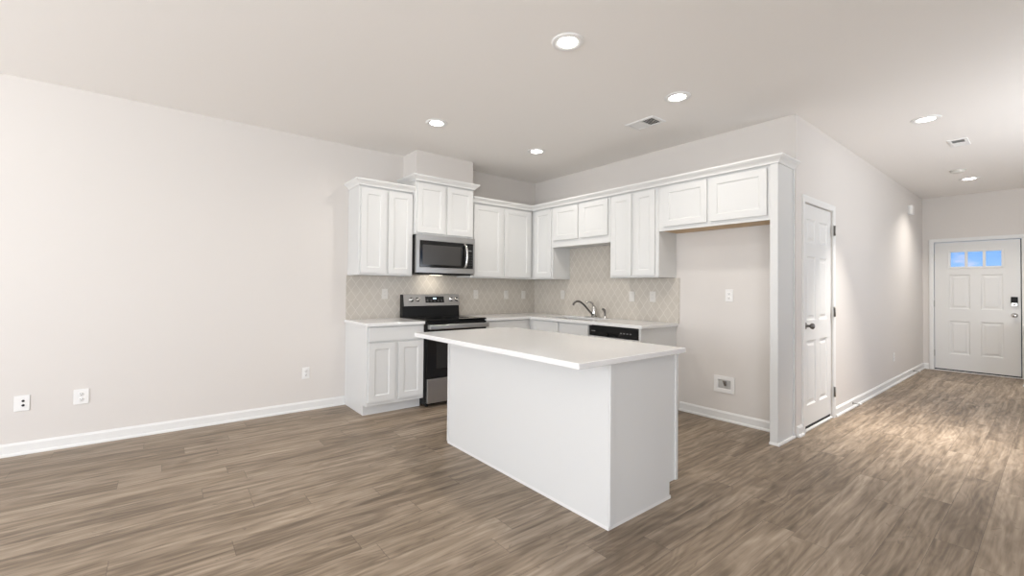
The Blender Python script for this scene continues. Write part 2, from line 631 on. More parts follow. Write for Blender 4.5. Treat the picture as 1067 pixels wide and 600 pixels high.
# rear and right-hand walls of the living room, behind the camera; openings added for daylight
bm = NB()
ycuts = [RY, REAR_WINDOWS[1][0], REAR_WINDOWS[1][1], REAR_WINDOWS[0][0], REAR_WINDOWS[0][1], 0.0]
for k in range(5):
    ya, yb = ycuts[k], ycuts[k + 1]
    if k in (1, 3):
        box(bm, RX - T, RX, ya, yb, 0, 0.6)
        box(bm, RX - T, RX, ya, yb, 2.3, H)
    else:
        box(bm, RX - T, RX, ya, yb, 0, H)
struct('wall_rear', bm, 'wall', 'greige living room wall with two windows', 'wall')
bm = NB()
box(bm, RX, -7.3, RY - T, RY, 0, H)
box(bm, -4.7, 0.3, RY - T, RY, 0, H)
box(bm, 2.5, FX, RY - T, RY, 0, H)
box(bm, 0.3, 2.5, RY - T, RY, 0, 0.6)
box(bm, 0.3, 2.5, RY - T, RY, 2.3, H)
box(bm, -7.3, -4.7, RY - T, RY, 2.2, H)
struct('wall_right', bm, 'wall', 'greige living room wall with a wide patio opening', 'wall')
for k, (ya, yb) in enumerate(REAR_WINDOWS):
    bm = NB()
    yz = lambda u, v, d: (RX - 0.03 - d, u, v)
    sweep(bm, [(ya, 0.6), (yb, 0.6), (yb, 2.3), (ya, 2.3)], [(0, 0), (0.05, 0), (0.05, 0.05), (0, 0.05)], yz, 1, True)
    box(bm, RX - 0.075, RX - 0.035, (ya + yb) / 2 - 0.025, (ya + yb) / 2 + 0.025, 0.65, 2.25)
    box(bm, RX - 0.075, RX - 0.035, ya + 0.05, yb - 0.05, 1.43, 1.47)
    struct('window_%d' % (k + 1), bm, 'trim', 'white framed living room window %s' % ('nearest the long left wall' if k == 0 else 'nearest the patio door'), 'window')
bm = NB()
sweep(bm, [(-7.3, 0.0), (-4.7, 0.0), (-4.7, 2.2), (-7.3, 2.2)], [(0, 0), (0.06, 0), (0.06, 0.05), (0, 0.05)], lambda u, v, d: (u, RY - 0.03 - d, v), 1, True)
box(bm, -6.03, -5.97, RY - 0.08, RY - 0.035, 0.06, 2.14)
struct('window_3', bm, 'trim', 'white framed patio door frame', 'window')

bm = NB()
sweep(bm, [(0.3, 0.6), (2.5, 0.6), (2.5, 2.3), (0.3, 2.3)], [(0, 0), (0.05, 0), (0.05, 0.05), (0, 0.05)], lambda u, v, d: (u, RY - 0.03 - d, v), 1, True)
box(bm, 1.375, 1.425, RY - 0.08, RY - 0.035, 0.65, 2.25)
struct('window_4', bm, 'trim', 'white framed window across from the hallway', 'window')

# boxed chase above the microwave cabinet
bm = NB(); box(bm, -2.052, -1.302, -0.330, 0.0, 2.480, H)
struct('wall_chase', bm, 'wall', 'boxed greige duct chase between microwave cabinet and ceiling', 'wall')

# baseboards with shoe moulding
BASE = [(0, 0), (0.026, 0), (0.026, 0.010), (0.021, 0.019), (0.014, 0.021), (0.014, 0.074), (0.009, 0.083), (0.005, 0.090), (0, 0.090)]
flat = lambda u, v, d: (u, v, d)
bm = NB(); sweep(bm, [(RX, -0.0005), (X0A - 0.001, -0.0005)], BASE, flat, -1)
struct('baseboard_left', bm, 'trim', 'white baseboard along the long left wall', 'baseboard')
bm = NB(); sweep(bm, [(-0.0005, YBE - 0.01), (-0.0005, -3.268)], BASE, flat, -1)
struct('baseboard_back', bm, 'trim', 'white baseboard in the empty refrigerator space', 'baseboard')
bm = NB(); sweep(bm, [(0.02, LY), (0.131, LY)], BASE, flat, -1)
struct('baseboard_hall', bm, 'trim', 'short white baseboard between tall cabinet panel and pantry door', 'baseboard')
bm = NB(); sweep(bm, [(1.017, LY), (FX, LY), (FX, ED1 + 0.062)], BASE, flat, -1)
struct('baseboard_hall', bm, 'trim', 'long white baseboard down the hallway to the front door', 'baseboard')
bm = NB(); sweep(bm, [(FX, RY), (RX, RY)], BASE, flat, -1)
struct('baseboard_right', bm, 'trim', 'white baseboard along the right wall', 'baseboard')

# door casings
CAS = [(0, 0), (0, 0.011), (0.012, 0.015), (0.045, 0.017), (0.057, 0.015), (0.057, 0)]
bm = NB()
sweep(bm, [(PD0, 0), (PD0, PDH), (PD1, PDH), (PD1, 0)], CAS, lambda u, v, d: (u, LY - d, v), 1)
struct('trim_1', bm, 'trim', 'white casing around the pantry door', 'door casing')
bm = NB()
sweep(bm, [(ED1, 0), (ED1, EDH), (ED0, EDH), (ED0, 0)], CAS, lambda u, v, d: (FX - d, u, v), -1)
struct('trim_2', bm, 'trim', 'white casing around the front door', 'door casing')

SIX = [(0.012, 0.010), (0.030, 0.010), (0.050, 0.003)]
def hinge(parent, x, y, z):
    bm = NB()
    box(bm, x - 0.020, x + 0.020, y - 0.0185, y - 0.0172, z - 0.05, z + 0.05, 0.0004)
    lathe(bm, [(0, -0.048), (0.0065, -0.048), (0.0065, 0.048), (0, 0.048)], (x, y - 0.024, z), 'Z', 10)
    obj('hinge', bm, 'hinge', parent)

# pantry door (six panels)
d1 = bpy.data.objects.new('door_1', None); COL.objects.link(d1); d1.location = (PD0, LY, 0)
tag(d1, 'narrow white six panel pantry door with dark knob', 'door', kind='structure')
w = PD1 - PD0
bm = NB()
st = 0.105
cx = w / 2
rects = []
for za, zb in ((0.22, 0.80), (0.98, 1.56), (1.68, 1.90)):
    rects += [(st, cx - 0.05, za, zb), (cx + 0.05, w - st, za, zb)]
panel_slab(bm, 0.004, w - 0.004, 0.042, 2.030, 0.048, 0.010, rects, [(0, 0)] + SIX)
obj('door_leaf', bm, 'door', d1)
bm = NB()
box(bm, 0.0, w, -0.004, 0.018, 0.0, 0.014, 0.002)
obj('threshold', bm, 'trim', d1)
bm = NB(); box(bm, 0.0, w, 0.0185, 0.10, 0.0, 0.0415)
obj('bottom_seal', bm, 'dark', d1)  # dark strip stands in for the shade under the leaf
for z in (1.843, 1.044, 0.258):
    hinge(d1, w - 0.012 + 0.012, 0.0, z)
bm = NB()
lathe(bm, [(0.0, 0), (0.030, 0), (0.030, -0.006), (0.013, -0.010), (0.011, -0.032), (0.020, -0.040), (0.027, -0.050), (0.026, -0.062), (0.016, -0.070), (0, -0.071)], (0.065, 0.010, 0.937), 'Y', 24)
obj('door_knob', bm, 'nickel', d1)

# front door: local frame x to the viewer's right, front towards -y; world: -x is the room side
d2 = bpy.data.objects.new('door_2', None); COL.objects.link(d2)
d2.location = (FX, ED1, 0); d2.rotation_euler = (0, 0, SB)
tag(d2, 'white front door with three small lites showing blue sky', 'door', kind='structure')
w2 = ED1 - ED0
leaf0, leaf1 = 0.006, w2 - 0.012
# leaf in three bands so that the lite band can be a real opening
la, lb = 0.172, 0.742
LZ0, LZ1 = 1.628, 1.890
rects = []
for za, zb in ((0.275, 0.795), (0.985, 1.520)):
    rects += [(0.172, 0.400, za, zb), (0.514, 0.742, za, zb)]
bm = NB()
panel_slab(bm, leaf0, leaf1, 0.030, 1.575, 0.050, 0.008, rects, [(0, 0)] + SIX)
panel_slab(bm, leaf0, leaf1, 1.575, 2.032, 0.050, 0.008, [(la, lb, LZ0, LZ1)], [(0, 0), (0.004, 0.004)], hole=True)
obj('door_leaf', bm, 'door', d2)
bm = NB()
yz = lambda u, v, d: (u, 0.008 - d, v)
sweep(bm, [(la, LZ0), (lb, LZ0), (lb, LZ1), (la, LZ1)], [(-0.012, 0), (0.018, -0.012), (0.018, -0.03), (0.012, 0.006), (-0.008, 0.010)], yz, 1, True)
lw = (lb - la) / 3
for k in (1, 2):
    box(bm, la + lw * k - 0.016, la + lw * k + 0.016, 0.0, 0.036, LZ0 + 0.004, LZ1 - 0.004, 0.003)
obj('lite_frame', bm, 'trim', d2)
for k in range(3):
    bm = NB()
    box(bm, la + lw * k + 0.014, la + lw * (k + 1) - 0.014, 0.020, 0.026, LZ0 + 0.012, LZ1 - 0.012)
    obj('glass_pane', bm, 'glass', d2)
for z in (1.80, 1.06, 0.27):
    bm = NB(); box(bm, -0.010, 0.008, -0.006, 0.006, z - 0.05, z + 0.05, 0.002)
    obj('hinge', bm, 'hinge', d2)
bm = NB(); box(bm, 0.0, w2, -0.012, 0.006, 0.0, 0.012, 0.002)
obj('threshold', bm, 'trim', d2)
bm = NB()
box(bm, 0.002, w2 - 0.002, 0.0065, 0.100, 0.0, 0.0295)
obj('bottom_seal', bm, 'dark', d2)  # dark fill in place of the shaded gap under the front door
bm = NB(); box(bm, w2 - 0.011, w2 - 0.001, 0.030, 0.060, 0.030, 2.034)
obj('weatherstrip', bm, 'dark', d2)  # dark bar painted in as the shadow of the door gap
lk = 0.850
bm = NB(); box(bm, lk - 0.034, lk + 0.034, -0.020, 0.008, 1.050, 1.185, 0.006, 2)
lo = obj('smart_lock', bm, 'black', d2)
bm = NB(); box(bm, lk - 0.032, lk + 0.032, -0.026, -0.018, 1.045, 1.098, 0.004, 2)
lathe(bm, [(0, -0.026), (0.016, -0.026), (0.016, -0.034), (0, -0.036)], (lk, 0, 1.072), 'Y', 18)
obj('thumb_turn', bm, 'chrome', lo)
bm = NB()
lathe(bm, [(0, 0.008), (0.034, 0.008), (0.034, 0.002), (0.014, -0.004), (0.012, -0.026), (0.022, -0.036), (0.030, -0.048), (0.028, -0.060), (0.015, -0.068), (0, -0.069)], (lk, 0, 0.915), 'Y', 24)
obj('door_knob', bm, 'chrome', d2)

# knee wall beside the front door
bm = NB(); box(bm, 4.75, FX, -4.570, -4.455, 0, 0.79)
struct('wall_knee', bm, 'wall', 'low greige wall at the right of the front door', 'wall')
bm = NB()
box(bm, 4.72, FX, -4.595, -4.432, 0.79, 0.832, 0.006, 2)
box(bm, 4.735, FX, -4.583, -4.442, 0.745, 0.79, 0.004)
struct('trim_3', bm, 'trim', 'white cap on the low wall right of the front door', 'trim')
bm = NB(); sweep(bm, [(4.75, -4.455), (FX, -4.455)], BASE, flat, 1)
struct('baseboard_knee', bm, 'trim', 'white baseboard at the foot of the low wall', 'baseboard')

# ------------------------------------------------------------------ cabinets
SH = [(0, 0), (0.003, 0.002), (0.007, 0.002), (0.011, 0.008)]
def cab_door(parent, x0, x1, z0, z1, yf, name='door'):
    bm = NB()
    s = 0.056
    panel_slab(bm, x0, x1, z0, z1, yf + 0.0195, yf, [(x0 + s, x1 - s, z0 + s, z1 - s)], [(0, 0), (0.002, 0.001), (0.006, 0.002), (0.011, 0.008)])
    return obj(name, bm, 'cab', parent, 0.0018)

def upper(label, loc, rz, w, z0, z1, dep, doors, zb=0.020, zt=0.035, bare=False):
    """upper cabinet; doors = [(x0, x1)] in local x"""
    t = thing('upper_cabinet', label, 'cabinet', loc, rz)
    t.location.z = z0
    h = z1 - z0
    bm = NB()
    box(bm, 0.0005, w - 0.0005, -dep + 0.019, -0.001, 0.012, h)
    obj('body', bm, 'cab', t)
    bm = NB(); box(bm, 0.0005, w - 0.0005, -dep, -dep + 0.0185, 0, h, 0.001)
    obj('face_frame', bm, 'cab', t)
    bm = NB(); box(bm, 0.014, w - 0.014, -dep + 0.020, -0.012, 0.0045, 0.0115)
    o = obj('underside', bm, 'birch' if bare else 'cab', t)
    if bare:
        o['label'] = 'bare plywood underside'
    bm = NB()
    box(bm, 0.0005, 0.013, -dep + 0.019, -0.001, 0.0, 0.0118)
    obj('side_skirt', bm, 'cab', t)
    bm = NB()
    box(bm, w - 0.013, w - 0.0005, -dep + 0.019, -0.001, 0.0, 0.0118)
    obj('side_skirt', bm, 'cab', t)
    for a, b in doors:
        cab_door(t, a, b, zb, h - zt, -dep - 0.020)
    return t

UZ0, UZ1 = 1.372, 2.300
wl_ = X1A - X0A - 0.014
upper('white two door wall cabinet left of the microwave', (X0A + 0.014, 0, 0), 0, wl_, UZ0, UZ1, 0.32,
      [(0.020, wl_ / 2 - 0.014), (wl_ / 2 + 0.014, wl_ - 0.012)])
wm = X2A - X1A
upper('short white two door wall cabinet above the microwave', (X1A, 0, 0), 0, wm, 1.832, 2.430, 0.375,
      [(0.022, wm / 2 - 0.016), (wm / 2 + 0.016, wm - 0.022)])
wr = -0.342 - X2A
upper('white two door wall cabinet right of the microwave', (X2A, 0, 0), 0, wr, UZ0, UZ1, 0.32,
      [(0.040, 0.470), (0.510, wr - 0.040)])
yc = -0.002
upper('white single door wall cabinet in the corner beside the sink', (0, yc, 0), SB, 0.708, UZ0, UZ1, 0.32,
      [(0.378, 0.690)])
wsk = 1.624 - 0.711
upper('short white two door wall cabinet over the sink', (0, -0.711, 0), SB, wsk, 1.772, UZ1, 0.32,
      [(0.030, wsk / 2 - 0.022), (wsk / 2 + 0.022, wsk - 0.030)], zb=0.085)
wt = 2.233 - 1.625
upper('tall white two door wall cabinet right of the sink', (0, -1.625, 0), SB, wt, UZ0, UZ1, 0.32,
      [(0.022, wt / 2 - 0.018), (wt / 2 + 0.018, wt - 0.040)])
wf = 3.268 - 2.234
upper('short wide white two door wall cabinet over the refrigerator space', (0, -2.234, 0), SB, wf, 1.832, UZ1, 0.32,
      [(0.060, wf / 2 - 0.016), (wf / 2 + 0.016, wf - 0.026)], zb=0.040, bare=True)

# tall end panel right of the refrigerator space
t = thing('tall_end_panel', 'tall white cabinet end panel between refrigerator space and pantry door', 'cabinet panel', (0, -3.269, 0), SB)
bm = NB(); box(bm, 0, 0.060, -0.342, -0.322, 0, UZ1, 0.0015)
obj('front_stile', bm, 'cab', t)
bm = NB(); box(bm, 0.040, 0.060, -0.3215, -0.001, 0, UZ1)
box(bm, 0.060, 0.068, -0.028, -0.001, 0.02, UZ1 - 0.017, 0.001)
obj('side_panel', bm, 'cab', t)
bm = NB()
sweep(bm, [(-0.001, -0.342), (0.061, -0.342), (0.061, -0.002)], [(0, 0), (0.014, 0), (0.014, 0.008), (0.010, 0.018), (0, 0.019)], flat, -1)
obj('shoe_moulding', bm, 'trim', t)

# crown mouldings
CROWN = [(0, -0.014), (0.007, -0.014), (0.009, -0.004), (0.014, 0.004), (0.024, 0.014), (0.038, 0.024), (0.046, 0.034), (0.050, 0.036), (0.050, 0.048), (0, 0.048)]
def crown(label, path, z, side):
    bm = NB()
    sweep(bm, path, CROWN, lambda u, v, d: (u, v, z + d), side)
    o = obj('crown_moulding', bm, 'trim')
    tag(o, label, 'crown moulding')
crown('white crown moulding on the cabinet left of the microwave', [(X0A + 0.014, -0.001), (X0A + 0.014, -0.341), (X1A - 0.001, -0.341)], UZ1, -1)
crown('white raised crown moulding on the cabinet above the microwave', [(X1A, -0.001), (X1A, -0.396), (X2A, -0.396), (X2A, -0.001)], 2.430, -1)
crown('long white crown moulding from the corner over the sink cabinets', [(X2A + 0.001, -0.341), (-0.3425, -0.341), (-0.3425, -3.3300), (-0.001, -3.3300)], UZ1, -1)

# base cabinets
CZ0, CZ1 = 0.868, 0.899
def base(label, loc, rz, w, fronts, hollow=False):
    """fronts = [(kind, x0, x1, z0, z1)]"""
    t = thing('base_cabinet', label, 'cabinet', loc, rz)
    if hollow:
        for nm_, b_ in (('side_panel', (0.0005, 0.018, -0.588, -0.001, 0.1005, CZ0 - 0.0005)), ('side_panel', (w - 0.018, w - 0.0005, -0.588, -0.001, 0.1005, CZ0 - 0.0005)),
                        ('bottom_panel', (0.0185, w - 0.0185, -0.588, -0.001, 0.1005, 0.118)), ('back_panel', (0.0185, w - 0.0185, -0.010, -0.001, 0.1185, CZ0 - 0.0005))):
            bm = NB(); box(bm, *b_)
            obj(nm_, bm, 'cab', t)
    else:
        bm = NB()
        box(bm, 0.0005, w - 0.0005, -0.588, -0.001, 0.1005, CZ0 - 0.0005)
        obj('body', bm, 'cab', t)
    bm = NB(); box(bm, 0.0005, w - 0.0005, -0.610, -0.5885, 0.1005, CZ0 - 0.0005, 0.001)
    obj('face_frame', bm, 'cab', t)
    bm = NB(); box(bm, 0.0005, w - 0.0005, -0.532, -0.001, 0, 0.100)
    obj('toe_kick', bm, 'cab', t)
    for k, a, b, z0, z1 in fronts:
        if k == 'door':
            cab_door(t, a, b, z0, z1, -0.630)
        else:
            bm = NB(); box(bm, a, b, -0.630, -0.6105, z0, z1, 0.002, 2)
            obj('drawer' if k == 'drawer' else 'false_front', bm, 'cab', t)
    return t
wb = X1A - X0A
base('white base cabinet with two doors left of the range', (X0A, 0, 0), 0, wb,
     [('drawer', 0.020, wb - 0.012, 0.722, 0.856), ('door', 0.020, wb / 2 - 0.018, 0.138, 0.704), ('door', wb / 2 + 0.018, wb - 0.012, 0.138, 0.704)])
wb2 = -0.612 - X2A
base('white base cabinet between range and corner', (X2A, 0, 0), 0, wb2,
     [('drawer', 0.015, wb2 - 0.060, 0.722, 0.856), ('door', 0.015, wb2 - 0.060, 0.138, 0.704)])
base('white corner base cabinet under the countertop bend', (0, -0.001, 0), SB, 0.672,
     [])
wsb = 1.590 - 0.674
base('white sink base cabinet left of the dishwasher', (0, -0.674, 0), SB, wsb,
     [('false', 0.020, wsb / 2 - 0.016, 0.722, 0.856), ('false', wsb / 2 + 0.016, wsb - 0.015, 0.722, 0.856),
      ('door', 0.020, wsb / 2 - 0.016, 0.138, 0.704), ('door', wsb / 2 + 0.016, wsb - 0.015, 0.138, 0.704)], hollow=True)
t = thing('base_end_panel', 'white end panel right of the dishwasher', 'cabinet panel', (0, -2.222, 0), SB)
bm = NB(); box(bm, 0, 0.019, -0.612, -0.001, 0.0, CZ0 - 0.001, 0.001)
obj('panel', bm, 'cab', t)
bm = NB(); box(bm, -0.004, 0.020, -0.632, -0.6125, 0.0, CZ0 - 0.001, 0.001)
obj('front_edge_strip', bm, 'cab', t)

# countertops
bm = NB(); box(bm, X0A - 0.014, X1A - 0.003, -0.645, -0.001, CZ0, CZ1, 0.003, 2)
tag(obj('countertop', bm, 'quartz'), 'short white quartz countertop left of the range', 'countertop')
bm = NB()
xs = [X2A + 0.003, -0.645, -0.530, -0.140, -0.001]
ys = [-2.262, -1.500, -0.780, -0.645, -0.001]
def keep(i, j):
    if i == 0:
        return j == 3
    return not (i == 2 and j == 1)
grid_slab(bm, xs, ys, keep, CZ0, CZ1, 0.003)
tag(obj('countertop', bm, 'quartz'), 'L shaped white quartz countertop around sink and corner', 'countertop')

# sink under the countertop
t = thing('kitchen_sink', 'stainless sink bowl set in the L shaped countertop', 'sink', (0, 0, 0))
bm = NB()
panel = [(-0.545, -1.515), (-0.125, -1.515), (-0.125, -0.765), (-0.545, -0.765)]
sweep(bm, panel, [(-0.0005, CZ0 - 0.0005), (0.020, CZ0 - 0.0005), (0.026, CZ0 - 0.012), (0.030, 0.695), (0.050, 0.680), (0.17, 0.674), (0.17, 0.670), (0.045, 0.672), (0.022, 0.69), (-0.0005, CZ0 - 0.006)], flat, 1, True)
box(bm, -0.385, -0.285, -1.355, -0.925, 0.6695, 0.6742)
obj('bowl', bm, 'steel', t)
bm = NB(); lathe(bm, [(0, 0.0), (0.045, 0.0), (0.045, 0.004), (0.03, 0.002), (0, 0.002)], (-0.335, -1.14, 0.6745), 'Z', 24)
obj('drain', bm, 'chrome', t)

# faucet
FYP = -1.195
t = thing('faucet', 'chrome gooseneck faucet with side lever behind the sink', 'faucet', (-0.085, FYP, CZ1))
bm = NB()
box(bm, -0.028, 0.028, -0.125, 0.125, 0.0, 0.012, 0.006, 2)
obj('base_plate', bm, 'chrome', t)
bm = NB()
lathe(bm, [(0, 0.012), (0.036, 0.012), (0.034, 0.05), (0.030, 0.10), (0.025, 0.128), (0.012, 0.140), (0, 0.142)], (0, 0, 0), 'Z', 24)
obj('body', bm, 'chrome', t)
bm = NB()
tube(bm, curve_pts([(-0.018, 0.006, 0.035), (-0.070, 0.022, 0.085), (-0.130, 0.042, 0.150), (-0.185, 0.060, 0.192), (-0.235, 0.076, 0.196), (-0.268, 0.088, 0.172), (-0.275, 0.090, 0.150)], 7), 0.0115)
obj('spout', bm, 'nickel', t)
bm = NB()
tube(bm, curve_pts([(0.0, 0.0, 0.136), (-0.016, 0.010, 0.170), (-0.050, 0.030, 0.190), (-0.085, 0.050, 0.180)], 6), [0.011] * 12 + [0.009] * 7)
obj('lever', bm, 'chrome', t)
t = thing('side_sprayer', 'small chrome side sprayer right of the faucet', 'sprayer', (-0.085, -1.365, CZ1))
bm = NB(); lathe(bm, [(0, 0), (0.024, 0), (0.022, 0.008), (0.014, 0.016), (0.013, 0.03), (0, 0.03)], (0, 0, 0), 'Z', 20)
obj('collar', bm, 'chrome', t)
bm = NB(); tube(bm, curve_pts([(0, 0, 0.028), (0, 0.002, 0.065), (-0.010, 0.006, 0.095), (-0.034, 0.014, 0.112)], 5), [0.010, 0.010, 0.0105, 0.011, 0.012, 0.012, 0.012, 0.013, 0.014, 0.015, 0.016, 0.016, 0.016, 0.015, 0.014, 0.012])
obj('spray_head', bm, 'nickel', t)

# backsplash tiles
bm = NB()
box(bm, X0A, X1A, -0.008, -0.0005, CZ1 + 0.0005, UZ0 - 0.0005)
box(bm, X1A, X2A, -0.008, -0.0005, 0.86, 1.398)
box(bm, X2A, -0.0005, -0.008, -0.0005, CZ1 + 0.0005, UZ0 - 0.0005)
tag(obj('backsplash', bm, 'tile'), 'beige diamond tile backsplash behind the range', 'backsplash')
bm = NB()
box(bm, -0.008, -0.0005, -0.7105, -0.009, CZ1 + 0.0005, UZ0 - 0.0005)
box(bm, -0.008, -0.0005, -1.6245, -0.7105, CZ1 + 0.0005, 1.7715)
box(bm, -0.008, -0.0005, YBE, -1.6245, CZ1 + 0.0005, UZ0 - 0.0005)
tag(obj('backsplash', bm, 'tile'), 'beige diamond tile backsplash behind the sink', 'backsplash')
bm = NB(); box(bm, -0.010, -0.0005, YBE - 0.004, YBE - 0.0002, CZ1 + 0.0005, UZ0 - 0.0005)
struct('trim_4', bm, 'tile', 'slim edge strip at the end of the sink wall tile', 'trim')

# ------------------------------------------------------------------ range
RW = X2A - X1A - 0.006
t = thing('range', 'stainless and black electric range between the base cabinets', 'range', (X1A + 0.003, 0, 0))
bm = NB(); box(bm, 0.0, RW, -0.640, -0.010, 0.025, 0.893, 0.003)
obj('body', bm, 'black', t)
for fx in (0.04, RW - 0.04):
    for fy in (-0.60, -0.06):
        bm = NB(); lathe(bm, [(0, 0), (0.016, 0), (0.014, 0.024), (0, 0.024)], (fx, fy, 0), 'Z', 12)
        obj('foot', bm, 'black', t)
bm = NB(); box(bm, -0.0005, RW + 0.0005, -0.668, -0.012, 0.894, 0.912, 0.004, 2)
ct = obj('cooktop', bm, 'blackglass', t)
for cx_, cy_, rr in ((0.20, -0.47, 0.105), (0.56, -0.47, 0.08), (0.20, -0.21, 0.08), (0.56, -0.21, 0.105)):
    bm = NB(); lathe(bm, [(rr - 0.004, 0), (rr, 0), (rr, 0.0006), (rr - 0.004, 0.0006), (rr - 0.004, 0)], (cx_, cy_, 0.912), 'Z', 40)
    obj('burner_ring', bm, 'ringgrey', ct)
# back guard: black wedge with the stainless control panel
bm = NB()
sweep(bm, [(0, 0), (RW, 0)], [(-0.012, 0.912), (-0.090, 0.912), (-0.078, 1.030), (-0.100, 1.034), (-0.074, 1.164), (-0.012, 1.164)], lambda u, v, d: (u, v, d), 1)
obj('back_guard', bm, 'black', t, 0.002)
def on_panel(z):            # y of the sloping control panel face
    return -0.1005 + (z - 1.034) / 0.130 * 0.026
bm = NB()
sweep(bm, [(0.010, 0), (RW - 0.002, 0)], [(-0.101, 1.033), (-0.075, 1.166), (-0.030, 1.168), (-0.030, 1.1645), (-0.0735, 1.1645), (-0.0985, 1.033)], lambda u, v, d: (u, v - 0.0012, d), 1)
cp = obj('control_panel', bm, 'steel', t)
bm = NB()
zs0, zs1 = 1.068, 1.142
sweep(bm, [(0.285, 0), (0.535, 0)], [(on_panel(zs0) - 0.004, zs0), (on_panel(zs1) - 0.004, zs1), (on_panel(zs1) + 0.001, zs1), (on_panel(zs0) + 0.001, zs0)], lambda u, v, d: (u, v, d), 1)
dp = obj('display', bm, 'blackglass', cp)
for k in range(3):
    bm = NB(); box(bm, 0.388 + k * 0.015, 0.399 + k * 0.015, on_panel(1.115) - 0.0055, on_panel(1.115) - 0.0030, 1.110, 1.126)
    obj('clock_digit', bm, 'display', dp)
for k in range(5):
    for zz in (1.083, 1.100):
        if abs(k - 2) > 0 or zz < 1.09:
            bm = NB(); box(bm, 0.305 + k * 0.047, 0.322 + k * 0.047, on_panel(zz) - 0.0050, on_panel(zz) - 0.0030, zz, zz + 0.004)
            obj('button_mark', bm, 'grey', dp)
for kx in (0.105, 0.182, 0.640, 0.718):
    bm = NB()
    ky = on_panel(1.105)
    lathe(bm, [(0, -0.001), (0.027, -0.001), (0.026, -0.006), (0.021, -0.008), (0.020, -0.030), (0.016, -0.033), (0, -0.033)], (kx, ky, 1.105), 'Y', 24)
    obj('knob', bm, 'chrome', cp)
# oven door
bm = NB(); box(bm, 0.006, RW - 0.006, -0.678, -0.642, 0.302, 0.880, 0.004, 2)
od = obj('oven_door', bm, 'blackglass', t)
bm = NB(); box(bm, 0.110, RW - 0.110, -0.6795, -0.6778, 0.400, 0.740, 0.0006)
obj('oven_window', bm, 'smoke_glass', od)
bm = NB()
box(bm, 0.004, RW - 0.004, -0.735, -0.716, 0.812, 0.862, 0.008, 3)
box(bm, 0.006, 0.036, -0.722, -0.676, 0.814, 0.860, 0.005, 2)
box(bm, RW - 0.036, RW - 0.006, -0.722, -0.676, 0.814, 0.860, 0.005, 2)
obj('handle', bm, 'steel', od)
bm = NB(); box(bm, 0.010, RW - 0.010, -0.680, -0.642, 0.045, 0.296, 0.004, 2)
obj('drawer', bm, 'steel', t)

# ------------------------------------------------------------------ microwave
MZ0, MZ1, MD = 1.400, 1.828, 0.405
MW = X2A - X1A
t = thing('microwave', 'stainless over-the-range microwave with curved bright handle', 'microwave', (X1A, 0, MZ0))
mh = MZ1 - MZ0
bm = NB(); box(bm, 0.001, MW - 0.001, -MD + 0.02, -0.009, 0.0, mh, 0.003)
obj('body', bm, 'black', t)
bm = NB()
panel_slab(bm, 0.001, MW - 0.001, 0.012, mh, -MD + 0.0195, -MD - 0.012, [(0.040, MW - 0.022, 0.070, mh - 0.062)], [(0, 0), (0.003, 0.004)])
fr = obj('front_frame', bm, 'steel', t, 0.002)
bm = NB(); box(bm, 0.0435, 0.640, -MD - 0.016, -MD - 0.0085, 0.0735, mh - 0.0655, 0.002)
dr = obj('door', bm, 'blackglass', t)
bm = NB(); box(bm, 0.075, 0.565, -MD - 0.0172, -MD - 0.0155, 0.100, mh - 0.110, 0.0006)
obj('door_window', bm, 'micro_window', dr)
bm = NB(); box(bm, 0.643, MW - 0.0255, -MD - 0.016, -MD - 0.0085, 0.0735, mh - 0.0655, 0.002)
kp = obj('keypad', bm, 'blackglass', t)
bm = NB()
box(bm, 0.668, 0.712, -MD - 0.0168, -MD - 0.0155, 0.276, 0.288)
obj('clock_window', bm, 'grey', kp)
for r in range(5):
    for c in range(3):
        bm = NB(); box(bm, 0.663 + c * 0.024, 0.672 + c * 0.024, -MD - 0.0166, -MD - 0.0155, 0.110 + r * 0.030, 0.113 + r * 0.030)
        obj('button_mark', bm, 'grey', kp)
bm = NB()
hp = curve_pts([(0.612, -MD - 0.016, 0.080), (0.616, -MD - 0.048, 0.110), (0.620, -MD - 0.062, 0.170), (0.620, -MD - 0.062, 0.260), (0.616, -MD - 0.048, 0.322), (0.612, -MD - 0.016, 0.352)], 6)
tube(bm, hp, 0.0135)
obj('handle', bm, 'chrome', dr)
bm = NB(); box(bm, 0.03, MW - 0.03, -MD + 0.03, -0.05, -0.006, 0.001, 0.002)
obj('vent_grille', bm, 'black', t)
bm = NB(); box(bm, MW / 2 - 0.07, MW / 2 + 0.07, -0.200, -0.130, -0.0085, -0.0055, 0.001)
obj('task_light', bm, 'tasklens', t)
tl = area_light('task_lamp', (0, 0, 0), (0, 0.35, -1), 0.16, 0.08, 0.55, (1.0, 0.92, 0.80))
tl.parent = t
tl.location = (MW / 2, -0.165, -0.012)

# ------------------------------------------------------------------ dishwasher
t = thing('dishwasher', 'white dishwasher with black control strip beside the sink base', 'dishwasher', (0, -1.594, 0), SB)
dw = 0.622
bm = NB(); box(bm, 0.001, dw, -0.585, -0.005, 0.012, CZ0 - 0.002)
obj('body', bm, 'dark', t)
bm = NB(); box(bm, 0.004, dw - 0.004, -0.628, -0.5855, 0.115, 0.752, 0.004, 2)
obj('door', bm, 'cab', t)
bm = NB()
panel_slab(bm, 0.004, dw - 0.004, 0.757, 0.856, -0.5855, -0.632, [(0.235, 0.385, 0.760, 0.792)], [(0, 0), (0.004, 0.020)])
cs = obj('control_strip', bm, 'black', t, 0.002)
bm = NB()
box(bm, 0.030, 0.085, -0.6328, -0.6315, 0.802, 0.810)
obj('emblem_plate', bm, 'grey', cs)
for k in range(4):
    bm = NB(); box(bm, 0.405 + k * 0.038, 0.426 + k * 0.038, -0.6328, -0.6315, 0.800, 0.811)
    obj('button_mark', bm, 'grey', cs)
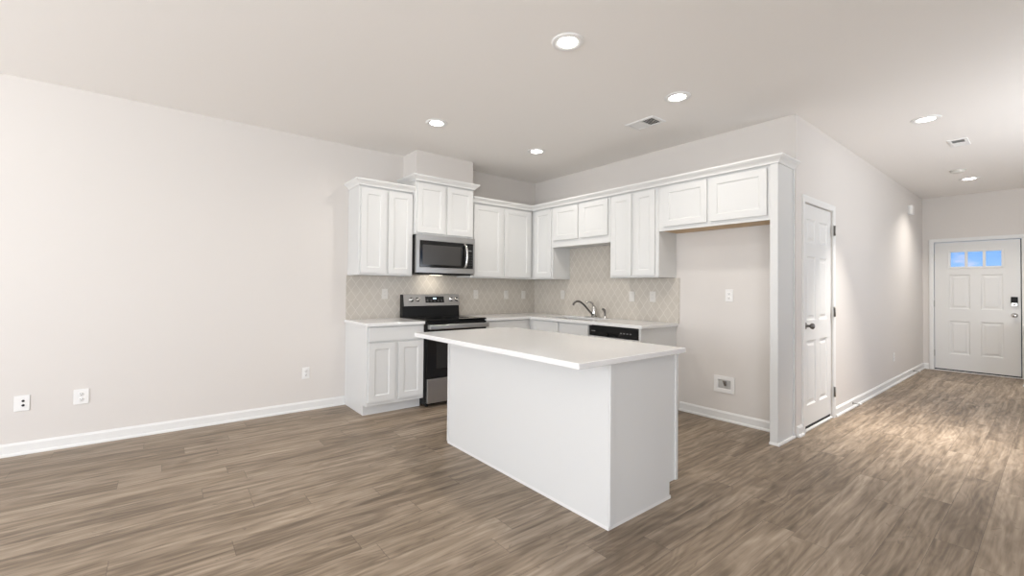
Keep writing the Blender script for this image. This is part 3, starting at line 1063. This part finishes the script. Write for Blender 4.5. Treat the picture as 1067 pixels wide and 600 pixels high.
bm = NB(); box(bm, 0.004, dw - 0.004, -0.540, -0.530, 0.0, 0.105)
obj('toe_plate', bm, 'black', t)

# ------------------------------------------------------------------ island
IX0, IX1, IY0, IY1 = -2.420, -1.775, -1.672, -3.290
t = thing('kitchen_island', 'white panelled kitchen island standing on the plank floor', 'kitchen island', (IX0, IY1, 0))
iw, il = IX1 - IX0, IY0 - IY1
bm = NB()
box(bm, 0.012, iw - 0.075, 0.012, il - 0.012, 0.0, 0.100)
box(bm, 0.012, iw - 0.001, 0.012, il - 0.012, 0.1005, 0.866)
obj('body', bm, 'cab', t)
bm = NB(); box(bm, 0, 0.0118, 0.0, il, 0.0, 0.866)
obj('back_panel', bm, 'cab', t)
for y0 in (0.0, il - 0.0118):
    bm = NB()
    box(bm, 0.012, iw - 0.0765, y0, y0 + 0.0118, 0.0, 0.866)
    box(bm, iw - 0.0765, iw, y0, y0 + 0.0118, 0.1005, 0.866)
    obj('side_panel', bm, 'cab', t)
for yy, ys_ in ((-0.0095, 0.0), (il, il + 0.0095)):
    bm = NB(); box(bm, 0.0005, 0.030, yy, ys_, 0.019, 0.866, 0.0015)
    obj('corner_strip', bm, 'cab', t)
    bm = NB(); box(bm, iw - 0.024, iw + 0.0005, yy, ys_, 0.1005, 0.866, 0.0015)
    obj('corner_strip', bm, 'cab', t)
bm = NB(); box(bm, -0.006, -0.0002, il - 0.020, il, 0.019, 0.866, 0.001)
obj('corner_strip', bm, 'cab', t)
bm = NB()
sweep(bm, [(iw - 0.062, -0.0005), (-0.0005, -0.0005), (-0.0005, il + 0.0005), (iw - 0.062, il + 0.0005)], [(0, 0), (0.014, 0), (0.014, 0.008), (0.010, 0.018), (0, 0.019)], flat, -1)
obj('shoe_moulding', bm, 'trim', t)
# working side: doors and drawers facing the range wall side
R90 = Matrix.Rotation(math.pi / 2, 4, 'Z')
nd = 3
for k in range(nd):
    ya = 0.02 + k * (il - 0.04) / nd + 0.008
    yb = 0.02 + (k + 1) * (il - 0.04) / nd - 0.008
    bm = NB()
    panel_slab(bm, ya, yb, 0.138, 0.690, 0.0, -0.0195, [(ya + 0.056, yb - 0.056, 0.194, 0.634)], [(0, 0), (0.006, 0.002), (0.011, 0.008)])
    for v in bm.verts:
        v.co = Vector((iw + 0.0005 - v.co.y, v.co.x, v.co.z))
    bmesh.ops.recalc_face_normals(bm, faces=bm.faces)
    obj('door', bm, 'cab', t)
    bm = NB(); box(bm, iw + 0.0005, iw + 0.020, ya, yb, 0.708, 0.850, 0.002)
    obj('drawer', bm, 'cab', t)
bm = NB(); box(bm, -2.700, -1.748, -3.336, -1.626, 0.8665, 0.897, 0.004, 2)
tag(obj('island_countertop', bm, 'quartz'), 'large white quartz slab overhanging the kitchen island', 'countertop')

# ------------------------------------------------------------------ outlets, switches and other wall fittings
TB = -0.008
def wall_plate(name, label, loc, rz, kind='outlet', w=0.072, h=0.116, group=None):
    cat = {'outlet': 'outlet', 'decora': 'outlet', 'switch': 'light switch', 'jack': 'cable outlet'}[kind]
    pm = 'almond' if abs(loc[0] - TB) < 1e-6 or abs(loc[1] - TB) < 1e-6 else 'plastic'
    t = thing(name, label, cat, loc, rz, group)
    bm = NB(); box(bm, -w / 2, w / 2, -0.007, -0.0005, -h / 2, h / 2, 0.003, 2)
    obj('cover_plate', bm, pm, t)
    if kind == 'outlet':
        for s in (-1, 1):
            bm = NB(); lathe(bm, [(0, -0.0095), (0.0150, -0.0095), (0.0165, -0.0080), (0.0165, -0.0065), (0, -0.0065)], (0, 0, s * 0.020), 'Y', 20)
            f = obj('receptacle', bm, pm, t)
            for xa in (-0.0072, 0.0050):
                bm = NB(); box(bm, xa, xa + 0.0022, -0.0100, -0.0093, s * 0.020 + 0.000, s * 0.020 + 0.009)
                obj('socket_slot', bm, 'dark', f)
            bm = NB(); lathe(bm, [(0, -0.0100), (0.0026, -0.0100), (0.0026, -0.0093), (0, -0.0093)], (0, 0, s * 0.020 - 0.007), 'Y', 10)
            obj('ground_hole', bm, 'dark', f)
    elif kind == 'jack':
        for s in (-1, 1):
            bm = NB(); lathe(bm, [(0, -0.016), (0.0045, -0.016), (0.0055, -0.009), (0.0085, -0.0085), (0.0085, -0.0066), (0, -0.0066)], (0.006, 0, s * 0.016), 'Y', 16)
            obj('cable_jack', bm, 'dark', t)
    elif kind == 'decora':
        bm = NB(); box(bm, -0.0165, 0.0165, -0.0090, -0.0065, -0.033, 0.033, 0.0012)
        f = obj('receptacle', bm, pm, t)
        for s in (-1, 1):
            for xa in (-0.0072, 0.0050):
                bm = NB(); box(bm, xa, xa + 0.0022, -0.0096, -0.0088, s * 0.018, s * 0.018 + 0.008)
                obj('socket_slot', bm, 'grey', f)
    else:
        bm = NB(); box(bm, -0.0165, 0.0165, -0.0085, -0.0065, -0.033, 0.033, 0.001)
        box(bm, -0.0145, 0.0145, -0.0115, -0.0080, -0.030, 0.002, 0.001)
        obj('rocker', bm, pm, t)
    return t

wall_plate('wall_outlet', 'white cable outlet with two dark jacks, farthest left on the long wall', (-5.031, 0, 0.374), 0, 'jack', w=0.080)
wall_plate('wall_outlet', 'wide white outlet low on the long wall, second from the left edge', (-4.717, 0, 0.377), 0, 'outlet', w=0.088)
wall_plate('wall_outlet', 'white outlet low on the long wall nearest the base cabinet', (-3.085, 0, 0.375), 0, 'outlet')
wall_plate('wall_outlet', 'white outlet on the tile left of the range', (-2.265, TB, 1.172), 0, 'decora')
wall_plate('wall_outlet', 'white outlet on the tile just right of the range', (-1.028, TB, 1.164), 0, 'decora')
wall_plate('light_switch', 'white plate on the range wall tile, second from the corner', (-0.526, TB, 1.158), 0, 'switch')
wall_plate('light_switch', 'white plate on the range wall tile nearest the corner', (-0.214, TB, 1.157), 0, 'switch')
wall_plate('wall_outlet', 'white outlet on the sink wall tile left of the faucet', (TB, -0.587, 1.167), SB, 'decora')
wall_plate('light_switch', 'white plate on the sink wall tile, first right of the faucet', (TB, -1.689, 1.166), SB, 'switch')
wall_plate('wall_outlet', 'white outlet on the sink wall tile nearest the refrigerator space', (TB, -1.960, 1.168), SB, 'decora')
wall_plate('wall_outlet', 'white outlet at counter height in the refrigerator space', (0, -2.785, 1.196), SB, 'outlet')
wall_plate('wall_outlet', 'white outlet low on the hallway wall', (3.516, LY, 0.366), 0, 'outlet')

# recessed water box in the refrigerator space
t = thing('water_supply_box', 'white recessed water valve box low in the refrigerator space', 'water box', (0, -2.741, 0.346), SB)
bm = NB()
panel_slab(bm, -0.098, 0.098, -0.078, 0.078, -0.0005, -0.012, [(-0.066, 0.066, -0.046, 0.046)], [(0, 0), (0.003, 0.002), (0.006, 0.0105)])
obj('frame', bm, 'plastic', t, 0.002)
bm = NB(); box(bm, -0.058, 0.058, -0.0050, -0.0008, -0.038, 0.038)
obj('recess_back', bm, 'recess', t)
bm = NB()
lathe(bm, [(0, 0), (0.009, 0), (0.009, 0.034), (0.006, 0.036), (0, 0.036)], (0.012, -0.014, -0.010), 'Z', 14)
lathe(bm, [(0, -0.012), (0.012, -0.012), (0.012, -0.004), (0, -0.004)], (0.012, -0.014, 0.014), 'Y', 14)
box(bm, -0.006, 0.030, -0.030, -0.026, 0.022, 0.034, 0.002)
obj('valve', bm, 'brass', t)

# recessed ceiling lamps
LAMPS = [((-2.311, -2.871), 'round recessed ceiling lamp above the island, nearest the camera'),
         ((-1.079, -2.878), 'round recessed ceiling lamp beside the two tone air vent'),
         ((-2.275, -1.176), 'round recessed ceiling lamp in front of the duct chase'),
         ((-1.009, -1.146), 'round recessed ceiling lamp nearest the kitchen corner'),
         ((1.003, -4.021), 'round recessed ceiling lamp at the start of the hallway'),
         ((4.205, -3.997), 'round recessed ceiling lamp near the front door')]
def downlight(x, y, label):
    t = thing('recessed_lamp', label, 'ceiling lamp', (x, y, H), 0, 'recessed ceiling lamps')
    bm = NB()
    lathe(bm, [(0.059, -0.0002), (0.100, -0.0002), (0.099, -0.004), (0.092, -0.0085), (0.078, -0.0095), (0.062, -0.0065), (0.059, -0.0002)], (0, 0, 0), 'Z', 40)
    obj('trim_ring', bm, 'plastic', t)
    bm = NB(); lathe(bm, [(0, -0.0060), (0.050, -0.0060), (0.0585, -0.0045), (0.0585, -0.0008), (0, -0.0008)], (0, 0, 0), 'Z', 40)
    obj('lens', bm, 'lens', t)
    l = bpy.data.lights.new('lamp_bulb', 'AREA')
    l.shape = 'DISK'
    l.size = 0.11
    l.spread = math.radians(120 if x > 2 else 66 if x > 0 else 158)
    l.energy = (HALL_LAMP_W * 0.8 if x > 2 else HALL_LAMP_W) if x > 0 else LAMP_W
    l.color = (1.0, 0.95, 0.89)
    o = bpy.data.objects.new('lamp_bulb', l)
    COL.objects.link(o)
    o.parent = t
    o.location = (0, 0, -0.014)
for (x, y), lab in LAMPS:
    downlight(x, y, lab)

# ceiling vents
def vent(label, x0, x1, y0, y1, along):
    t = thing('ceiling_vent', label, 'air vent', ((x0 + x1) / 2, (y0 + y1) / 2, H), 0 if along == 'y' else SB)
    hx, hy = (x1 - x0) / 2, (y1 - y0) / 2
    if along == 'x':
        hx, hy = hy, hx
    bm = NB()
    sweep(bm, [(-hx, -hy), (hx, -hy), (hx, hy), (-hx, hy)], [(0, -0.0003), (0.002, -0.008), (0.024, -0.010), (0.028, -0.0003)], flat, 1, True)
    box(bm, -hx + 0.026, hx - 0.026, -0.005, 0.005, -0.009, -0.0003)
    obj('frame', bm, 'plastic', t)
    bm = NB(); box(bm, -hx + 0.020, hx - 0.020, -hy + 0.020, hy - 0.020, -0.0012, -0.0004)
    obj('duct_opening', bm, 'dark', t)  # dark sheet standing in for the shade inside the duct
    # two banks of slats tilted opposite ways: one bank lets the camera see the dark sheet
    n_half = 6
    for half in (0, 1):
        a0, a1 = (-hy + 0.028, -0.006) if half == 0 else (0.006, hy - 0.028)
        tilt = 0.0055 if half == 0 else -0.0055
        for k in range(n_half):
            c = a0 + (k + 0.5) * (a1 - a0) / n_half
            hw = (a1 - a0) / n_half * 0.48
            tb = bmesh.new()
            vs = [(-hx + 0.022, c - hw, -0.0055 - tilt * 0.6), (hx - 0.022, c - hw, -0.0055 - tilt * 0.6), (hx - 0.022, c + hw * 0.7, -0.0055 + tilt * 0.6), (-hx + 0.022, c + hw * 0.7, -0.0055 + tilt * 0.6)]
            lo_ = [tb.verts.new(v) for v in vs]
            hi_ = [tb.verts.new((v[0], v[1], v[2] + 0.0008)) for v in vs]
            tb.faces.new(lo_); tb.faces.new(list(reversed(hi_)))
            for q in range(4):
                tb.faces.new((lo_[q], lo_[(q + 1) % 4], hi_[(q + 1) % 4], hi_[q]))
            bmesh.ops.recalc_face_normals(tb, faces=tb.faces)
            obj('slat', tb, 'plastic', t)
vent('white ceiling air vent beside the kitchen lamps', -0.907, -0.702, -2.545, -2.250, 'y')
vent('small white ceiling air vent over the hallway', 1.918, 2.213, -4.187, -4.046, 'x')

# smoke detector and wall chime
t = thing('smoke_detector', 'round white smoke detector on the hallway ceiling', 'smoke detector', (3.515, -3.960, H))
bm = NB(); lathe(bm, [(0, -0.0003), (0.075, -0.0003), (0.075, -0.010), (0, -0.010)], (0, 0, 0), 'Z', 32)
obj('mounting_base', bm, 'aged', t)
bm = NB(); lathe(bm, [(0, -0.0102), (0.066, -0.0102), (0.062, -0.028), (0.045, -0.036), (0, -0.037)], (0, 0, 0), 'Z', 32)
obj('cover', bm, 'aged', t)
t = thing('door_chime', 'small white box high on the hallway wall', 'door chime', (4.494, LY, 2.462))
bm = NB(); box(bm, -0.075, 0.075, -0.006, -0.0005, -0.075, 0.075, 0.002)
obj('back_plate', bm, 'plastic', t)
bm = NB(); box(bm, -0.068, 0.068, -0.052, -0.0062, -0.068, 0.068, 0.012, 3)
obj('cover', bm, 'plastic', t)

# spring door stops on the hallway baseboard
def door_stop(x, label):
    t = thing('door_stop', label, 'door stop', (x, LY - 0.0145, 0.052), 0, 'spring door stops on the hallway baseboard')
    bm = NB(); lathe(bm, [(0, 0), (0.011, 0), (0.011, -0.004), (0.006, -0.008), (0, -0.008)], (0, 0, 0), 'Y', 14)
    obj('mount', bm, 'hinge', t)
    bm = NB()
    pts = []
    for k in range(73):
        a = k / 72 * 9 * 2 * math.pi
        pts.append((0.0048 * math.cos(a), -0.008 - 0.058 * k / 72, 0.0048 * math.sin(a)))
    tube(bm, pts, 0.0013, 6)
    obj('spring', bm, 'nickel', t)
    bm = NB(); lathe(bm, [(0, -0.064), (0.0068, -0.064), (0.0072, -0.074), (0.004, -0.079), (0, -0.079)], (0, 0, 0), 'Y', 14)
    obj('rubber_tip', bm, 'plastic', t)
door_stop(1.575, 'spring door stop on the baseboard just past the pantry door')
door_stop(4.690, 'spring door stop on the baseboard near the front door')
